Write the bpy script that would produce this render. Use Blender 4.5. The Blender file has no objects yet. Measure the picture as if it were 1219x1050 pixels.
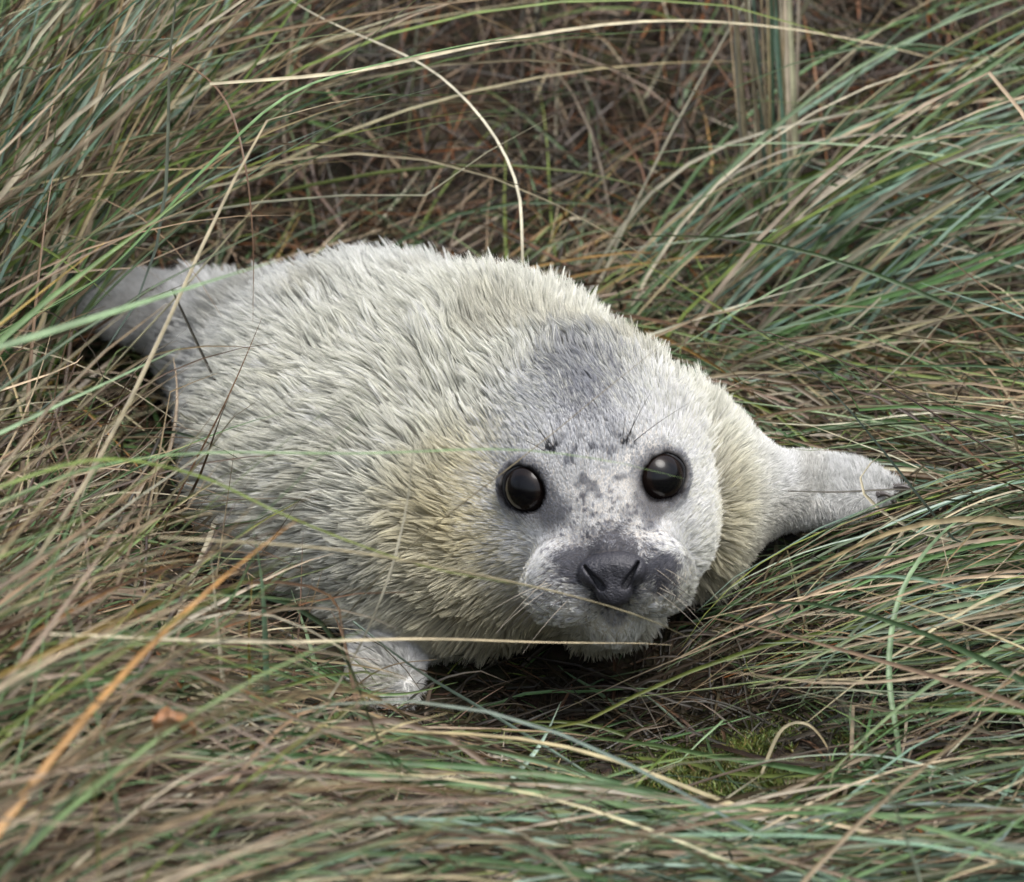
import bpy, math, random
import numpy as np
from mathutils import kdtree, Vector, Matrix

rng = np.random.default_rng(7)
random.seed(7)
S = bpy.context.scene
COL = S.collection

# ------------------------------------------------------------------ camera
PITCH = math.radians(18.0); DIST = 5.0; FRAME_W = 0.79
P0 = np.array([0.0, 0.0, 0.14])
FWD = np.array([0.0, math.cos(PITCH), -math.sin(PITCH)])
UP = np.array([0.0, math.sin(PITCH), math.cos(PITCH)])
RIGHT = np.array([1.0, 0.0, 0.0])
CAM = P0 - DIST * FWD
cd = bpy.data.cameras.new('camera'); cam = bpy.data.objects.new('camera', cd); COL.objects.link(cam)
cam.location = CAM; cam.rotation_euler = (math.pi / 2 - PITCH, 0, 0)
cd.sensor_width = 36.0; cd.lens = 36.0 * DIST / FRAME_W
cd.clip_start = 0.1; cd.clip_end = 500
cd.dof.use_dof = True; cd.dof.focus_distance = DIST + 0.02; cd.dof.aperture_fstop = 8.5
S.camera = cam

# ------------------------------------------------------------------ light
SUN_EL, SUN_AZ = math.radians(68), math.radians(135)      # azimuth from +Y towards +X
w = bpy.data.worlds.new('World'); S.world = w; w.use_nodes = True
nt = w.node_tree; bg = nt.nodes['Background']
sky = nt.nodes.new('ShaderNodeTexSky'); sky.sky_type = 'NISHITA'; sky.sun_disc = False
sky.sun_elevation = SUN_EL; sky.sun_rotation = SUN_AZ
sky.air_density = 1.0; sky.dust_density = 5.0; sky.ozone_density = 1.0
hs = nt.nodes.new('ShaderNodeHueSaturation'); hs.inputs['Saturation'].default_value = 0.55
nt.links.new(sky.outputs[0], hs.inputs['Color']); nt.links.new(hs.outputs[0], bg.inputs['Color'])
bg.inputs['Strength'].default_value = 0.13
sd = bpy.data.lights.new('sun', 'SUN'); sd.energy = 1.2; sd.angle = math.radians(35); sd.color = (1, 0.985, 0.96)
sun = bpy.data.objects.new('sun', sd); COL.objects.link(sun)
sun.rotation_euler = (math.pi / 2 - SUN_EL, 0, math.pi - SUN_AZ)
S.view_settings.view_transform = 'Standard'; S.view_settings.look = 'None'
S.view_settings.exposure = 0.72; S.view_settings.gamma = 1.0; S.view_settings.use_curve_mapping = False
S.render.engine = 'CYCLES'
S.cycles.use_denoising = True
S.cycles.max_bounces = 6; S.cycles.diffuse_bounces = 4; S.cycles.glossy_bounces = 3
S.cycles.use_adaptive_sampling = True; S.cycles.adaptive_threshold = 0.02
try:
    S.cycles_curves.shape = 'RIBBONS'; S.cycles_curves.subdivisions = 2
except Exception:
    pass

# ------------------------------------------------------------------ helpers
KPX = FRAME_W / 1219.0 / DIST
def at(px, py, Y):
    """world point in the vertical plane y = Y along the sight line through a photo pixel"""
    d = FWD + RIGHT * (px - 609.5) * KPX + UP * (525 - py) * KPX
    return CAM + d * ((Y - CAM[1]) / d[1])
def project(p):
    q = p - CAM; dep = q @ FWD
    return 609.5 + (q @ RIGHT) / dep / KPX, 525 - (q @ UP) / dep / KPX, dep
def nrm(v): return v / np.maximum(np.linalg.norm(v, axis=-1, keepdims=True), 1e-12)
def sstep(a, b, x):
    t = np.clip((x - a) / (b - a), 0, 1); return t * t * (3 - 2 * t)

def vnoise(p, scale, seed=0):
    p = np.asarray(p, dtype=np.float64) * scale + 113.7 + seed * 17.31
    i = np.floor(p).astype(np.int64); f = p - i; f = f * f * (3 - 2 * f)
    def h(ix, iy, iz):
        n = (ix * 73856093) ^ (iy * 19349663) ^ (iz * 83492791) ^ (seed * 2654435)
        n = (n ^ (n >> 13)) * 1274126177
        n = n & 0x7fffffff; n = (n ^ (n >> 15)) & 0xffff
        return n / 65535.0
    r = 0
    for a in (0, 1):
        for b in (0, 1):
            for c in (0, 1):
                wgt = (f[..., 0] if a else 1 - f[..., 0]) * (f[..., 1] if b else 1 - f[..., 1]) * (f[..., 2] if c else 1 - f[..., 2])
                r = r + wgt * h(i[..., 0] + a, i[..., 1] + b, i[..., 2] + c)
    return r

def ground_z(x, y):
    x = np.asarray(x, float); y = np.asarray(y, float)
    z = -0.050 + 0.12 * np.clip(y + 0.12, 0, 0.75)
    z = z + 0.55 * np.clip(y - 0.62, 0, 30) ** 1.15
    z = z + 0.105 * np.exp(-(((x + 0.50) / 0.26) ** 2 + ((y + 0.42) / 0.34) ** 2))      # tussock mound, left front
    z = z + 0.055 * np.exp(-(((x - 0.42) / 0.22) ** 2 + ((y - 0.12) / 0.22) ** 2))      # grass mat, right
    z = z - 0.045 * np.exp(-(((x - 0.06) / 0.17) ** 2 + ((y + 0.06) / 0.10) ** 2))      # hollow under the chin
    P = np.stack([x, y, 0 * x], -1)
    return z + 0.030 * (vnoise(P, 5.0, 3) - 0.5) + 0.012 * (vnoise(P, 17.0, 4) - 0.5)

def mk_mesh(name, V, F, mat, smooth=True):
    """V (n,3), F (m,k) with k the same for all faces"""
    m = bpy.data.meshes.new(name)
    V = np.ascontiguousarray(V, np.float32); F = np.ascontiguousarray(F, np.int32)
    m.vertices.add(len(V)); m.vertices.foreach_set('co', V.ravel())
    k = F.shape[1]
    m.loops.add(F.size); m.loops.foreach_set('vertex_index', F.ravel())
    m.polygons.add(len(F)); m.polygons.foreach_set('loop_start', np.arange(0, F.size, k, dtype=np.int32))
    m.polygons.foreach_set('loop_total', np.full(len(F), k, np.int32))
    if smooth: m.polygons.foreach_set('use_smooth', np.ones(len(F), bool))
    m.update(calc_edges=True)
    if mat: m.materials.append(mat)
    return m
def vcol(m, arr, name='tint'):
    a = m.color_attributes.new(name, 'FLOAT_COLOR', 'POINT')
    c = np.ones((len(arr), 4), np.float32); c[:, :3] = arr
    a.data.foreach_set('color', c.ravel())
def link(name, data, parent=None):
    o = bpy.data.objects.new(name, data); COL.objects.link(o)
    if parent is not None:
        o.parent = parent
        o.matrix_parent_inverse = Matrix.Translation(parent.location).inverted()
    return o
def thing(name, label, cat, loc, group=None):
    o = bpy.data.objects.new(name, None); COL.objects.link(o); o.location = loc
    o.empty_display_size = 0.05; o['label'] = label; o['category'] = cat
    if group: o['group'] = group
    return o

# ------------------------------------------------------------------ materials
def mat_base(name):
    m = bpy.data.materials.new(name); m.use_nodes = True
    return m, m.node_tree, m.node_tree.nodes['Principled BSDF']
def attr(nt, name='tint'):
    n = nt.nodes.new('ShaderNodeAttribute'); n.attribute_name = name; return n

def blade_material():
    m, nt, b = mat_base('grass_blade')
    a = attr(nt); tc = nt.nodes.new('ShaderNodeTexCoord')
    n1 = nt.nodes.new('ShaderNodeTexNoise'); n1.inputs['Scale'].default_value = 55; n1.inputs['Detail'].default_value = 3
    nt.links.new(tc.outputs['Object'], n1.inputs['Vector'])
    mr = nt.nodes.new('ShaderNodeMapRange'); mr.inputs[1].default_value = 0.3; mr.inputs[2].default_value = 0.7
    mr.inputs[3].default_value = 0.65; mr.inputs[4].default_value = 1.25
    nt.links.new(n1.outputs['Fac'], mr.inputs[0])
    mx = nt.nodes.new('ShaderNodeVectorMath'); mx.operation = 'SCALE'
    nt.links.new(a.outputs['Color'], mx.inputs[0]); nt.links.new(mr.outputs[0], mx.inputs['Scale'])
    nt.links.new(mx.outputs[0], b.inputs['Base Color'])
    b.inputs['Roughness'].default_value = 0.42; b.inputs['Specular IOR Level'].default_value = 0.45
    tr = nt.nodes.new('ShaderNodeBsdfTranslucent'); nt.links.new(mx.outputs[0], tr.inputs['Color'])
    ms = nt.nodes.new('ShaderNodeMixShader'); ms.inputs[0].default_value = 0.10
    nt.links.new(b.outputs[0], ms.inputs[1]); nt.links.new(tr.outputs[0], ms.inputs[2])
    nt.links.new(ms.outputs[0], nt.nodes['Material Output'].inputs['Surface'])
    return m
M_BLADE = blade_material()

def ground_material():
    m, nt, b = mat_base('dune_soil')
    tc = nt.nodes.new('ShaderNodeTexCoord')
    n1 = nt.nodes.new('ShaderNodeTexNoise'); n1.inputs['Scale'].default_value = 9; n1.inputs['Detail'].default_value = 8
    n2 = nt.nodes.new('ShaderNodeTexNoise'); n2.inputs['Scale'].default_value = 140; n2.inputs['Detail'].default_value = 6
    nt.links.new(tc.outputs['Object'], n1.inputs['Vector']); nt.links.new(tc.outputs['Object'], n2.inputs['Vector'])
    r = nt.nodes.new('ShaderNodeValToRGB')
    r.color_ramp.elements[0].position = 0.32; r.color_ramp.elements[0].color = (0.030, 0.022, 0.012, 1)
    r.color_ramp.elements[1].position = 0.72; r.color_ramp.elements[1].color = (0.055, 0.060, 0.018, 1)
    e = r.color_ramp.elements.new(0.5); e.color = (0.060, 0.042, 0.024, 1)
    nt.links.new(n1.outputs['Fac'], r.inputs[0])
    mx = nt.nodes.new('ShaderNodeMix'); mx.data_type = 'RGBA'; mx.blend_type = 'MULTIPLY'; mx.inputs[0].default_value = 0.8
    nt.links.new(r.outputs[0], mx.inputs[6]); nt.links.new(n2.outputs['Color'], mx.inputs[7])
    nt.links.new(mx.outputs[2], b.inputs['Base Color']); b.inputs['Roughness'].default_value = 0.95
    bp = nt.nodes.new('ShaderNodeBump'); bp.inputs['Strength'].default_value = 0.7; bp.inputs['Distance'].default_value = 0.006
    nt.links.new(n2.outputs['Fac'], bp.inputs['Height']); nt.links.new(bp.outputs[0], b.inputs['Normal'])
    return m

def skin_material():
    m, nt, b = mat_base('seal_skin')
    a = attr(nt); nt.links.new(a.outputs['Color'], b.inputs['Base Color'])
    b.inputs['Roughness'].default_value = 0.9; b.inputs['Specular IOR Level'].default_value = 0.1
    n2 = nt.nodes.new('ShaderNodeTexNoise'); n2.inputs['Scale'].default_value = 900
    bp = nt.nodes.new('ShaderNodeBump'); bp.inputs['Strength'].default_value = 0.15; bp.inputs['Distance'].default_value = 0.0006
    nt.links.new(n2.outputs['Fac'], bp.inputs['Height']); nt.links.new(bp.outputs[0], b.inputs['Normal'])
    return m
def fur_material():
    m, nt, b = mat_base('seal_fur')
    at_ = attr(nt, 'fur_tint'); hi = nt.nodes.new('ShaderNodeHairInfo')
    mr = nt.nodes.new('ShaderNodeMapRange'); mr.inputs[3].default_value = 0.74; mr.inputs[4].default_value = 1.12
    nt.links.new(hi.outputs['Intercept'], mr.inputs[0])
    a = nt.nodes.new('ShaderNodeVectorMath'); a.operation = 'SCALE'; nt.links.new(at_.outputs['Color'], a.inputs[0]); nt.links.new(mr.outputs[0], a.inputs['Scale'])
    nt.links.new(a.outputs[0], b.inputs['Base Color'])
    b.inputs['Roughness'].default_value = 0.5; b.inputs['Specular IOR Level'].default_value = 0.3
    tr = nt.nodes.new('ShaderNodeBsdfTranslucent'); nt.links.new(a.outputs[0], tr.inputs['Color'])
    ms = nt.nodes.new('ShaderNodeMixShader'); ms.inputs[0].default_value = 0.33
    nt.links.new(b.outputs[0], ms.inputs[1]); nt.links.new(tr.outputs[0], ms.inputs[2])
    nt.links.new(ms.outputs[0], nt.nodes['Material Output'].inputs['Surface'])
    return m
def plain(name, col, rough, coat=0.0, bump=0.0, bscale=600):
    m, nt, b = mat_base(name)
    n = nt.nodes.new('ShaderNodeTexNoise'); n.inputs['Scale'].default_value = bscale; n.inputs['Detail'].default_value = 4
    mr = nt.nodes.new('ShaderNodeMapRange'); mr.inputs[3].default_value = 0.75; mr.inputs[4].default_value = 1.25
    nt.links.new(n.outputs['Fac'], mr.inputs[0])
    rgb = nt.nodes.new('ShaderNodeRGB'); rgb.outputs[0].default_value = (*col, 1)
    sc = nt.nodes.new('ShaderNodeVectorMath'); sc.operation = 'SCALE'
    nt.links.new(rgb.outputs[0], sc.inputs[0]); nt.links.new(mr.outputs[0], sc.inputs['Scale'])
    nt.links.new(sc.outputs[0], b.inputs['Base Color'])
    b.inputs['Roughness'].default_value = rough; b.inputs['Coat Weight'].default_value = coat; b.inputs['Coat Roughness'].default_value = 0.03
    if bump:
        bp = nt.nodes.new('ShaderNodeBump'); bp.inputs['Strength'].default_value = bump; bp.inputs['Distance'].default_value = 0.0014
        nt.links.new(n.outputs['Fac'], bp.inputs['Height']); nt.links.new(bp.outputs[0], b.inputs['Normal'])
    return m

# ------------------------------------------------------------------ ground
gx = np.concatenate([-np.geomspace(60, 1.3, 26), np.linspace(-1.25, 1.25, 170), np.geomspace(1.3, 60, 26)])
gy = np.concatenate([-np.geomspace(30, 1.55, 22), np.linspace(-1.5, 2.2, 220), np.geomspace(2.25, 60, 26)])
GX, GY = np.meshgrid(gx, gy, indexing='ij')
GZ = ground_z(GX, np.minimum(GY, 6.0))
GZ = np.where(GY < -1.5, GZ - 0.0, GZ)
idx = np.arange(GX.size).reshape(GX.shape)
F = np.stack([idx[:-1, :-1], idx[1:, :-1], idx[1:, 1:], idx[:-1, 1:]], -1).reshape(-1, 4)
g = link('ground', mk_mesh('ground', np.stack([GX, GY, GZ], -1).reshape(-1, 3), F, ground_material()))
g['kind'] = 'structure'; g['label'] = 'dark mossy dune soil under the grass'

# ------------------------------------------------------------------ seal body as a distance field
def sd_ell(p, c, r, R=None):
    q = p - c
    if R is not None: q = q @ R          # columns of R are the local axes
    r = np.asarray(r)
    k0 = np.linalg.norm(q / r, axis=-1); k1 = np.linalg.norm(q / (r * r), axis=-1)
    return np.where(k1 > 1e-9, k0 * (k0 - 1.0) / np.maximum(k1, 1e-9), -min(r))
def sd_cone(p, a, b, ra, rb):
    ba = b - a; t = np.clip(((p - a) @ ba) / (ba @ ba), 0, 1)
    return np.linalg.norm(p - a - t[..., None] * ba, axis=-1) - (ra + (rb - ra) * t)
def smin(a, b, k):
    h = np.maximum(k - np.abs(a - b), 0) / k
    return np.minimum(a, b) - h * h * k * 0.25
def smax(a, b, k): return -smin(-a, -b, k)
def axes(x, z):
    x = nrm(np.array(x, float)); z = np.array(z, float); z = nrm(z - x * (x @ z)); y = np.cross(z, x)
    return np.stack([x, y, z], 1)

HEAD_C = at(712, 545, 0.0)
NOSE = at(729, 684, -0.135)
TAIL_DIR = nrm(np.array([-0.56, 0.83, 0.02]))
BODY = [  # torso spheres: pixel, depth, radius
    (at(668, 556, 0.105), 0.088), (at(585, 508, 0.16), 0.106), (at(455, 484, 0.28), 0.104),
    (at(345, 452, 0.38), 0.073), (at(245, 405, 0.47), 0.038), (at(195, 380, 0.515), 0.026)]
EYES = {}
def f_torso(p):
    d = None
    for (a, ra), (b, rb) in zip(BODY[:-1], BODY[1:]):
        e = sd_cone(p, a, b, ra, rb); d = e if d is None else smin(d, e, 0.03)
    d = smin(d, sd_ell(p, at(505, 625, 0.08), (0.088, 0.11, 0.088)), 0.09)      # left shoulder
    d = smin(d, sd_ell(p, at(590, 640, 0.02), (0.078, 0.07, 0.072)), 0.05)      # throat
    d = smin(d, sd_ell(p, at(410, 548, 0.22), (0.11, 0.15, 0.090)), 0.09)       # belly spreading left
    d = smin(d, sd_ell(p, at(806, 566, 0.12), (0.066, 0.070, 0.062)), 0.05)      # right shoulder
    d = smin(d, sd_ell(p, at(822, 608, 0.080), (0.048, 0.055, 0.056)), 0.04)    # right of the neck
    # left fore flipper under the chest
    d = smin(d, sd_cone(p, at(468, 720, 0.03), at(462, 785, -0.005), 0.034, 0.021), 0.03)
    d = smin(d, sd_ell(p, at(458, 800, -0.030), (0.025, 0.040, 0.015), axes((1, 0.25, 0), (0, -0.5, 1))), 0.015)
    # right fore flipper lying on the grass
    d = smin(d, sd_cone(p, at(880, 586, 0.125), at(950, 585, 0.14), 0.037, 0.024), 0.035)
    Rf = axes(at(1070, 583, 0.135) - at(950, 580, 0.145), (0.1, -0.72, 0.68))
    d = smin(d, sd_ell(p, at(985, 581, 0.14), (0.050, 0.027, 0.016), Rf), 0.02)
    for (a, b, r0, r1) in (((985, 566, 0.15), (1060, 573, 0.145), 0.010, 0.003), ((1000, 575, 0.14), (1074, 581, 0.135), 0.012, 0.003),
                           ((990, 588, 0.13), (1052, 590, 0.125), 0.010, 0.003)):
        d = smin(d, sd_cone(p, at(*a), at(*b), r0, r1), 0.005)
    # hind flippers
    for a, b in (((215, 362, 0.53), (128, 336, 0.61)), ((205, 388, 0.50), (108, 366, 0.56))):
        A, B = at(*a), at(*b)
        d = smin(d, sd_ell(p, (A + B) / 2, (np.linalg.norm(B - A) * 0.62, 0.026, 0.013), axes(B - A, (0, -0.5, 1))), 0.02)
    return d
def f_head0(p):
    d = sd_ell(p, HEAD_C, (0.075, 0.096, 0.077))
    d = smin(d, sd_ell(p, at(702, 524, 0.02), (0.058, 0.062, 0.052)), 0.04)
    d = smin(d, sd_ell(p, at(650, 638, -0.025), (0.042, 0.05, 0.044)), 0.04)
    d = smin(d, sd_ell(p, at(790, 630, -0.025), (0.037, 0.05, 0.042)), 0.04)
    d = smin(d, sd_cone(p, at(711, 592, -0.05), at(727, 662, -0.108), 0.052, 0.026), 0.03)
    d = smin(d, sd_cone(p, at(722, 700, -0.02), at(729, 728, -0.088), 0.045, 0.024), 0.025)
    d = smin(d, sd_ell(p, at(676, 692, -0.104), (0.031, 0.031, 0.033)), 0.016)
    d = smin(d, sd_ell(p, at(778, 684, -0.104), (0.029, 0.031, 0.032)), 0.016)
    return d
def f_all0(p): return smin(smin(f_head0(p), f_torso(p), 0.034), sd_ell(p, at(672, 490, 0.075), (0.060, 0.055, 0.050)), 0.045)
def grad(f, p, e=0.0012):
    g = np.stack([f(p + np.eye(3)[i] * e) - f(p - np.eye(3)[i] * e) for i in range(3)], -1)
    return nrm(g)
def trace(f, px, py):
    px = np.atleast_1d(np.asarray(px, float)); py = np.atleast_1d(np.asarray(py, float))
    d = nrm(FWD + RIGHT * ((px - 609.5) * KPX)[:, None] + UP * ((525 - py) * KPX)[:, None])
    t = np.full(len(px), DIST - 0.45); hit = np.zeros(len(px), bool)
    for _ in range(70):
        s = f(CAM + d * t[:, None]); hit |= s < 0.0008
        t = np.where(hit, t, t + np.maximum(s, 0.0004) * 0.85)
    return CAM + d * t[:, None], hit & (t < DIST + 1.2)
def hit1(px, py, f=f_all0):
    p, h = trace(f, px, py); return p[0]

EYE_R = 0.0215
for side, (px, py) in {'l': (625, 583), 'r': (789, 568)}.items():
    s = hit1(px, py); n = grad(f_all0, s[None])[0]
    n = nrm(n + np.array([0.0, -0.9, 0.12])); EYES[side] = (s - n * 0.0125, n, s)
def eye_axes(c, n):
    a = np.array([1.0 if c[0] < HEAD_C[0] else -1.0, 0, -0.33]); a = nrm(a - n * (a @ n)); return a, np.cross(n, a)
def eye_uv(p, c, n):
    a, b = eye_axes(c, n); q = p - (c + n * 0.0085); u = q @ a; return u - 0.0012 * (u > 0.012), q @ b
def f_all(p):
    d = f_all0(p)
    for c, n, s in EYES.values():
        u, v = eye_uv(p, c, n)
        q = p - (c + n * 0.0085); h = q @ n; rad = np.sqrt((u / 1.07) ** 2 + (v / 0.95) ** 2)
        d = smin(d, np.sqrt((rad - 0.0200) ** 2 + h * h) - 0.0032, 0.014)      # eyelids
        d = smax(d, -(np.sqrt((u / 1.09) ** 2 + (v / 0.94) ** 2 + (h * 0.9) ** 2) - 0.0182), 0.003)
    # line of the closed mouth
    a, b = at(728, 716, -0.115), at(660, 738, -0.06); c2 = at(800, 730, -0.06)
    d = smax(d, -np.minimum(sd_cone(p, a, b, 0.003, 0.002), sd_cone(p, a, c2, 0.003, 0.002)), 0.004)
    return d

def surface_nets(f, xs, ys, zs):
    nx, ny, nz = len(xs), len(ys), len(zs)
    val = np.empty((nx, ny, nz), np.float32)
    Y, Z = np.meshgrid(ys, zs, indexing='ij')
    for i0 in range(0, nx, 8):
        xx = xs[i0:i0 + 8]
        P = np.empty((len(xx), ny, nz, 3)); P[..., 0] = xx[:, None, None]; P[..., 1] = Y; P[..., 2] = Z
        val[i0:i0 + 8] = f(P.reshape(-1, 3)).reshape(len(xx), ny, nz)
    neg = val < 0
    c = np.zeros((nx - 1, ny - 1, nz - 1), np.int8)
    for a in (0, 1):
        for b in (0, 1):
            for e in (0, 1):
                c += neg[a:nx - 1 + a, b:ny - 1 + b, e:nz - 1 + e]
    act = (c > 0) & (c < 8)
    I = np.argwhere(act); vid = np.full(act.shape, -1, np.int64); vid[act] = np.arange(len(I))
    acc = np.zeros((len(I), 3)); cnt = np.zeros(len(I))
    AX = (xs, ys, zs)
    for ax in range(3):
        o1, o2 = [k for k in range(3) if k != ax]
        for a in (0, 1):
            for b in (0, 1):
                off0 = np.zeros(3, int); off0[o1] = a; off0[o2] = b
                off1 = off0.copy(); off1[ax] = 1
                J0 = I + off0; J1 = I + off1
                v0 = val[J0[:, 0], J0[:, 1], J0[:, 2]]; v1 = val[J1[:, 0], J1[:, 1], J1[:, 2]]
                m = (v0 < 0) != (v1 < 0)
                t = np.where(m, v0 / np.where(m, v0 - v1, 1), 0)
                q = np.stack([AX[k][J0[:, k]] for k in range(3)], -1).astype(float)
                q[:, ax] += t * (AX[ax][J1[:, ax]] - AX[ax][J0[:, ax]])
                acc[m] += q[m]; cnt[m] += 1
    V = acc / cnt[:, None]
    quads = []
    for ax in range(3):
        o1, o2 = (ax + 1) % 3, (ax + 2) % 3
        sl0 = [slice(None)] * 3; sl1 = [slice(None)] * 3
        sl0[ax] = slice(0, -1); sl1[ax] = slice(1, None)
        E = np.argwhere(neg[tuple(sl0)] != neg[tuple(sl1)])
        E = E[(E[:, o1] > 0) & (E[:, o2] > 0) & (E[:, o1] < val.shape[o1] - 1) & (E[:, o2] < val.shape[o2] - 1)]
        flip = neg[E[:, 0], E[:, 1], E[:, 2]]
        ids = []
        for a, b in ((1, 1), (0, 1), (0, 0), (1, 0)):
            J = E.copy(); J[:, o1] -= a; J[:, o2] -= b
            ids.append(vid[J[:, 0], J[:, 1], J[:, 2]])
        Q = np.stack(ids, -1); Q[~flip] = Q[~flip][:, ::-1]
        quads.append(Q)
    return V, np.concatenate(quads)

def axis_pts(lo, hi, f0, f1, fine, coarse):
    return np.concatenate([np.arange(lo, f0, coarse), np.arange(f0, f1, fine), np.arange(f1, hi, coarse)])
xs = axis_pts(-0.40, 0.34, -0.035, 0.17, 0.0017, 0.0055)
ys = axis_pts(-0.18, 0.70, -0.1795, -0.02, 0.0017, 0.0055)
zs = axis_pts(-0.11, 0.28, 0.01, 0.17, 0.0019, 0.0055)
BV, BF = surface_nets(f_all, xs, ys, zs)

# ---- coat colouring: natural pattern of the pup's coat
P_FORE = hit1(698, 456); P_FORE2 = hit1(690, 428)
P_MUZ = hit1(728, 672); P_MUZL = hit1(688, 672); P_MUZR = hit1(782, 680)
P_BROW = [hit1(655, 534), hit1(747, 525)]
P_BRIDGE = hit1(705, 575); P_UL = hit1(655, 608); P_UR = hit1(775, 605)
CREAM = np.array([0.83, 0.83, 0.745]); WHITE = np.array([0.90, 0.91, 0.92]); YEL = np.array([0.68, 0.62, 0.42])
GREY = np.array([0.32, 0.33, 0.37]); SLATE = np.array([0.115, 0.118, 0.142]); DARK = np.array([0.014, 0.013, 0.016])
P_YEL = [hit1(560, 690), hit1(865, 640), hit1(640, 745), hit1(570, 610)]
P_WET = [hit1(330, 380), hit1(520, 340)]
P_DOTS = np.concatenate([trace(f_all0, *np.array([(cx + sx * (8 + 7.5 * i) - 2 * j * sx, cy + 10 * j - 3 * i + 2 * (i % 2)) for j in range(4) for i in range(5)], float).T)[0]
                         for cx, cy, sx in ((686, 684, -1), (768, 676, 1))])
def coat(p, for_skin=False):
    n = len(p)
    dist = lambda c: np.linalg.norm(p - c, axis=-1)
    nz = vnoise(p, 22, 1); nf = vnoise(p, 160, 2); nm = vnoise(p, 420, 5)
    rs = 0 if for_skin else rng.uniform(-0.7, 0.7, n)
    c = np.repeat(CREAM[None], n, 0)
    # rear and back: whiter, greyer, damp
    b = sstep(0.12, 0.40, p[:, 1]) * 0.8
    c = c + (np.array([0.78, 0.80, 0.80]) - c) * b[:, None]
    for q, r in zip(P_YEL, (0.075, 0.055, 0.07, 0.06)):
        k = np.clip(1.25 - dist(q) / r / 1.25, 0, 1) * (0.35 + 0.6 * nz)
        c = c + (YEL - c) * np.clip(k, 0, 0.65)[:, None]
    # white face mask
    fc = P_BRIDGE + np.array([0.004, 0, -0.016])
    face = sstep(1.18, 0.82, np.linalg.norm((p - fc) * np.array([1.0, 0.35, 0.95]), axis=-1) / 0.082 + (nf - 0.5) * 0.3 + 0.5 * rs) * sstep(0.05, 0.0, p[:, 1])
    c = c + (WHITE - c) * face[:, None]
    fl = np.maximum(sstep(0.17, 0.22, p[:, 0]), sstep(0.062, 0.035, dist(at(460, 812, -0.03))))
    fl = np.maximum(fl, sstep(-0.23, -0.28, p[:, 0]))
    c = c + (WHITE * 0.95 - c) * (0.7 * fl)[:, None]
    # grey crown
    k = sstep(1.25, 0.35, np.linalg.norm((p - P_FORE) * np.array([1, 0.55, 0.8]), axis=-1) / 0.031 + (nf - 0.5) * 0.7 + rs)
    k = np.maximum(k, 0.85 * sstep(1.3, 0.4, np.linalg.norm((p - P_FORE2) * np.array([1, 0.5, 0.8]), axis=-1) / 0.034 + (nf - 0.5) * 0.7 + rs))
    c = c + (GREY * 0.9 - c) * (0.86 * k)[:, None]
    # mottling down the bridge and under the eyes
    k = sstep(0.050, 0.025, np.linalg.norm((p - P_BRIDGE) * np.array([1.1, 0.5, 0.8]), axis=-1)) * sstep(0.50, 0.68, 0.55 * nf + 0.45 * vnoise(p, 90, 8))
    c = c + (GREY * 0.9 - c) * (0.8 * k)[:, None]
    for q in (P_UL, P_UR):
        k = sstep(0.022, 0.008, dist(q) + (nf - 0.5) * 0.012); c = c + (GREY * 0.8 - c) * (0.85 * k)[:, None]
    # slate patch round the nose
    dm = np.minimum(np.minimum(dist(P_MUZ) / 0.030, dist(P_MUZL) / 0.020), dist(P_MUZR) / 0.020)
    k = sstep(1.25, 0.70, dm + (nf - 0.5) * 0.6 + (nm - 0.5) * 0.8 + 0.5 * rs)
    c = c + (SLATE - c) * (0.95 * k)[:, None]
    # dark flecks on the muzzle: whisker roots
    k = sstep(0.66, 0.75, nm) * sstep(0.072, 0.055, dist(P_MUZ)); c = c + (SLATE * 1.6 - c) * (0.75 * k)[:, None]
    for q in P_DOTS:
        k = sstep(0.0018, 0.0009, dist(q)); c = c + (SLATE - c) * (0.8 * k)[:, None]
    for q in P_BROW:
        k = sstep(0.0090, 0.005, dist(q)) * sstep(0.46, 0.58, vnoise(p, 360, 9)); c = c + (SLATE * 0.5 - c) * (0.95 * k)[:, None]
    # eye rims
    for cc, nn, s in EYES.values():
        eu, ev = eye_uv(p, cc, nn); d = np.sqrt((eu / 1.07) ** 2 + (ev / 0.95) ** 2 + (((p - cc) @ nn - 0.0085) * 0.8) ** 2)
        k = sstep(0.0330, 0.0215, d + (nf - 0.5) * 0.006); c = c + (GREY * 0.75 - c) * (0.9 * k)[:, None]
        k = sstep(0.0236, 0.0188, d + (nf - 0.5) * 0.004); c = c + (DARK - c) * k[:, None]
        inn = nrm(P_MUZ - cc); inn = nrm(inn - nn * (inn @ nn) + np.array([0, 0, 0.35]))
        k = sstep(0.0075, 0.002, np.linalg.norm(p - (cc + nn * 0.0085 + inn * 0.0215), axis=-1)); c = c + (DARK * 2 - c) * (0.9 * k)[:, None]
    ml = np.minimum(sd_cone(p, at(728, 716, -0.115), at(660, 738, -0.06), 0.003, 0.002), sd_cone(p, at(728, 716, -0.115), at(800, 730, -0.06), 0.003, 0.002))
    k = sstep(0.004, 0.0015, ml); c = c + (SLATE * 0.7 - c) * (0.85 * k)[:, None]
    # dark mouth skin, with shade below the nose painted in
    k = sstep(0.010, 0.004, sd_cone(p, at(728, 712, -0.125), at(732, 736, -0.10), 0.005, 0.003)); c = c + (SLATE * 0.9 - c) * (0.6 * k)[:, None]
    return c

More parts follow.
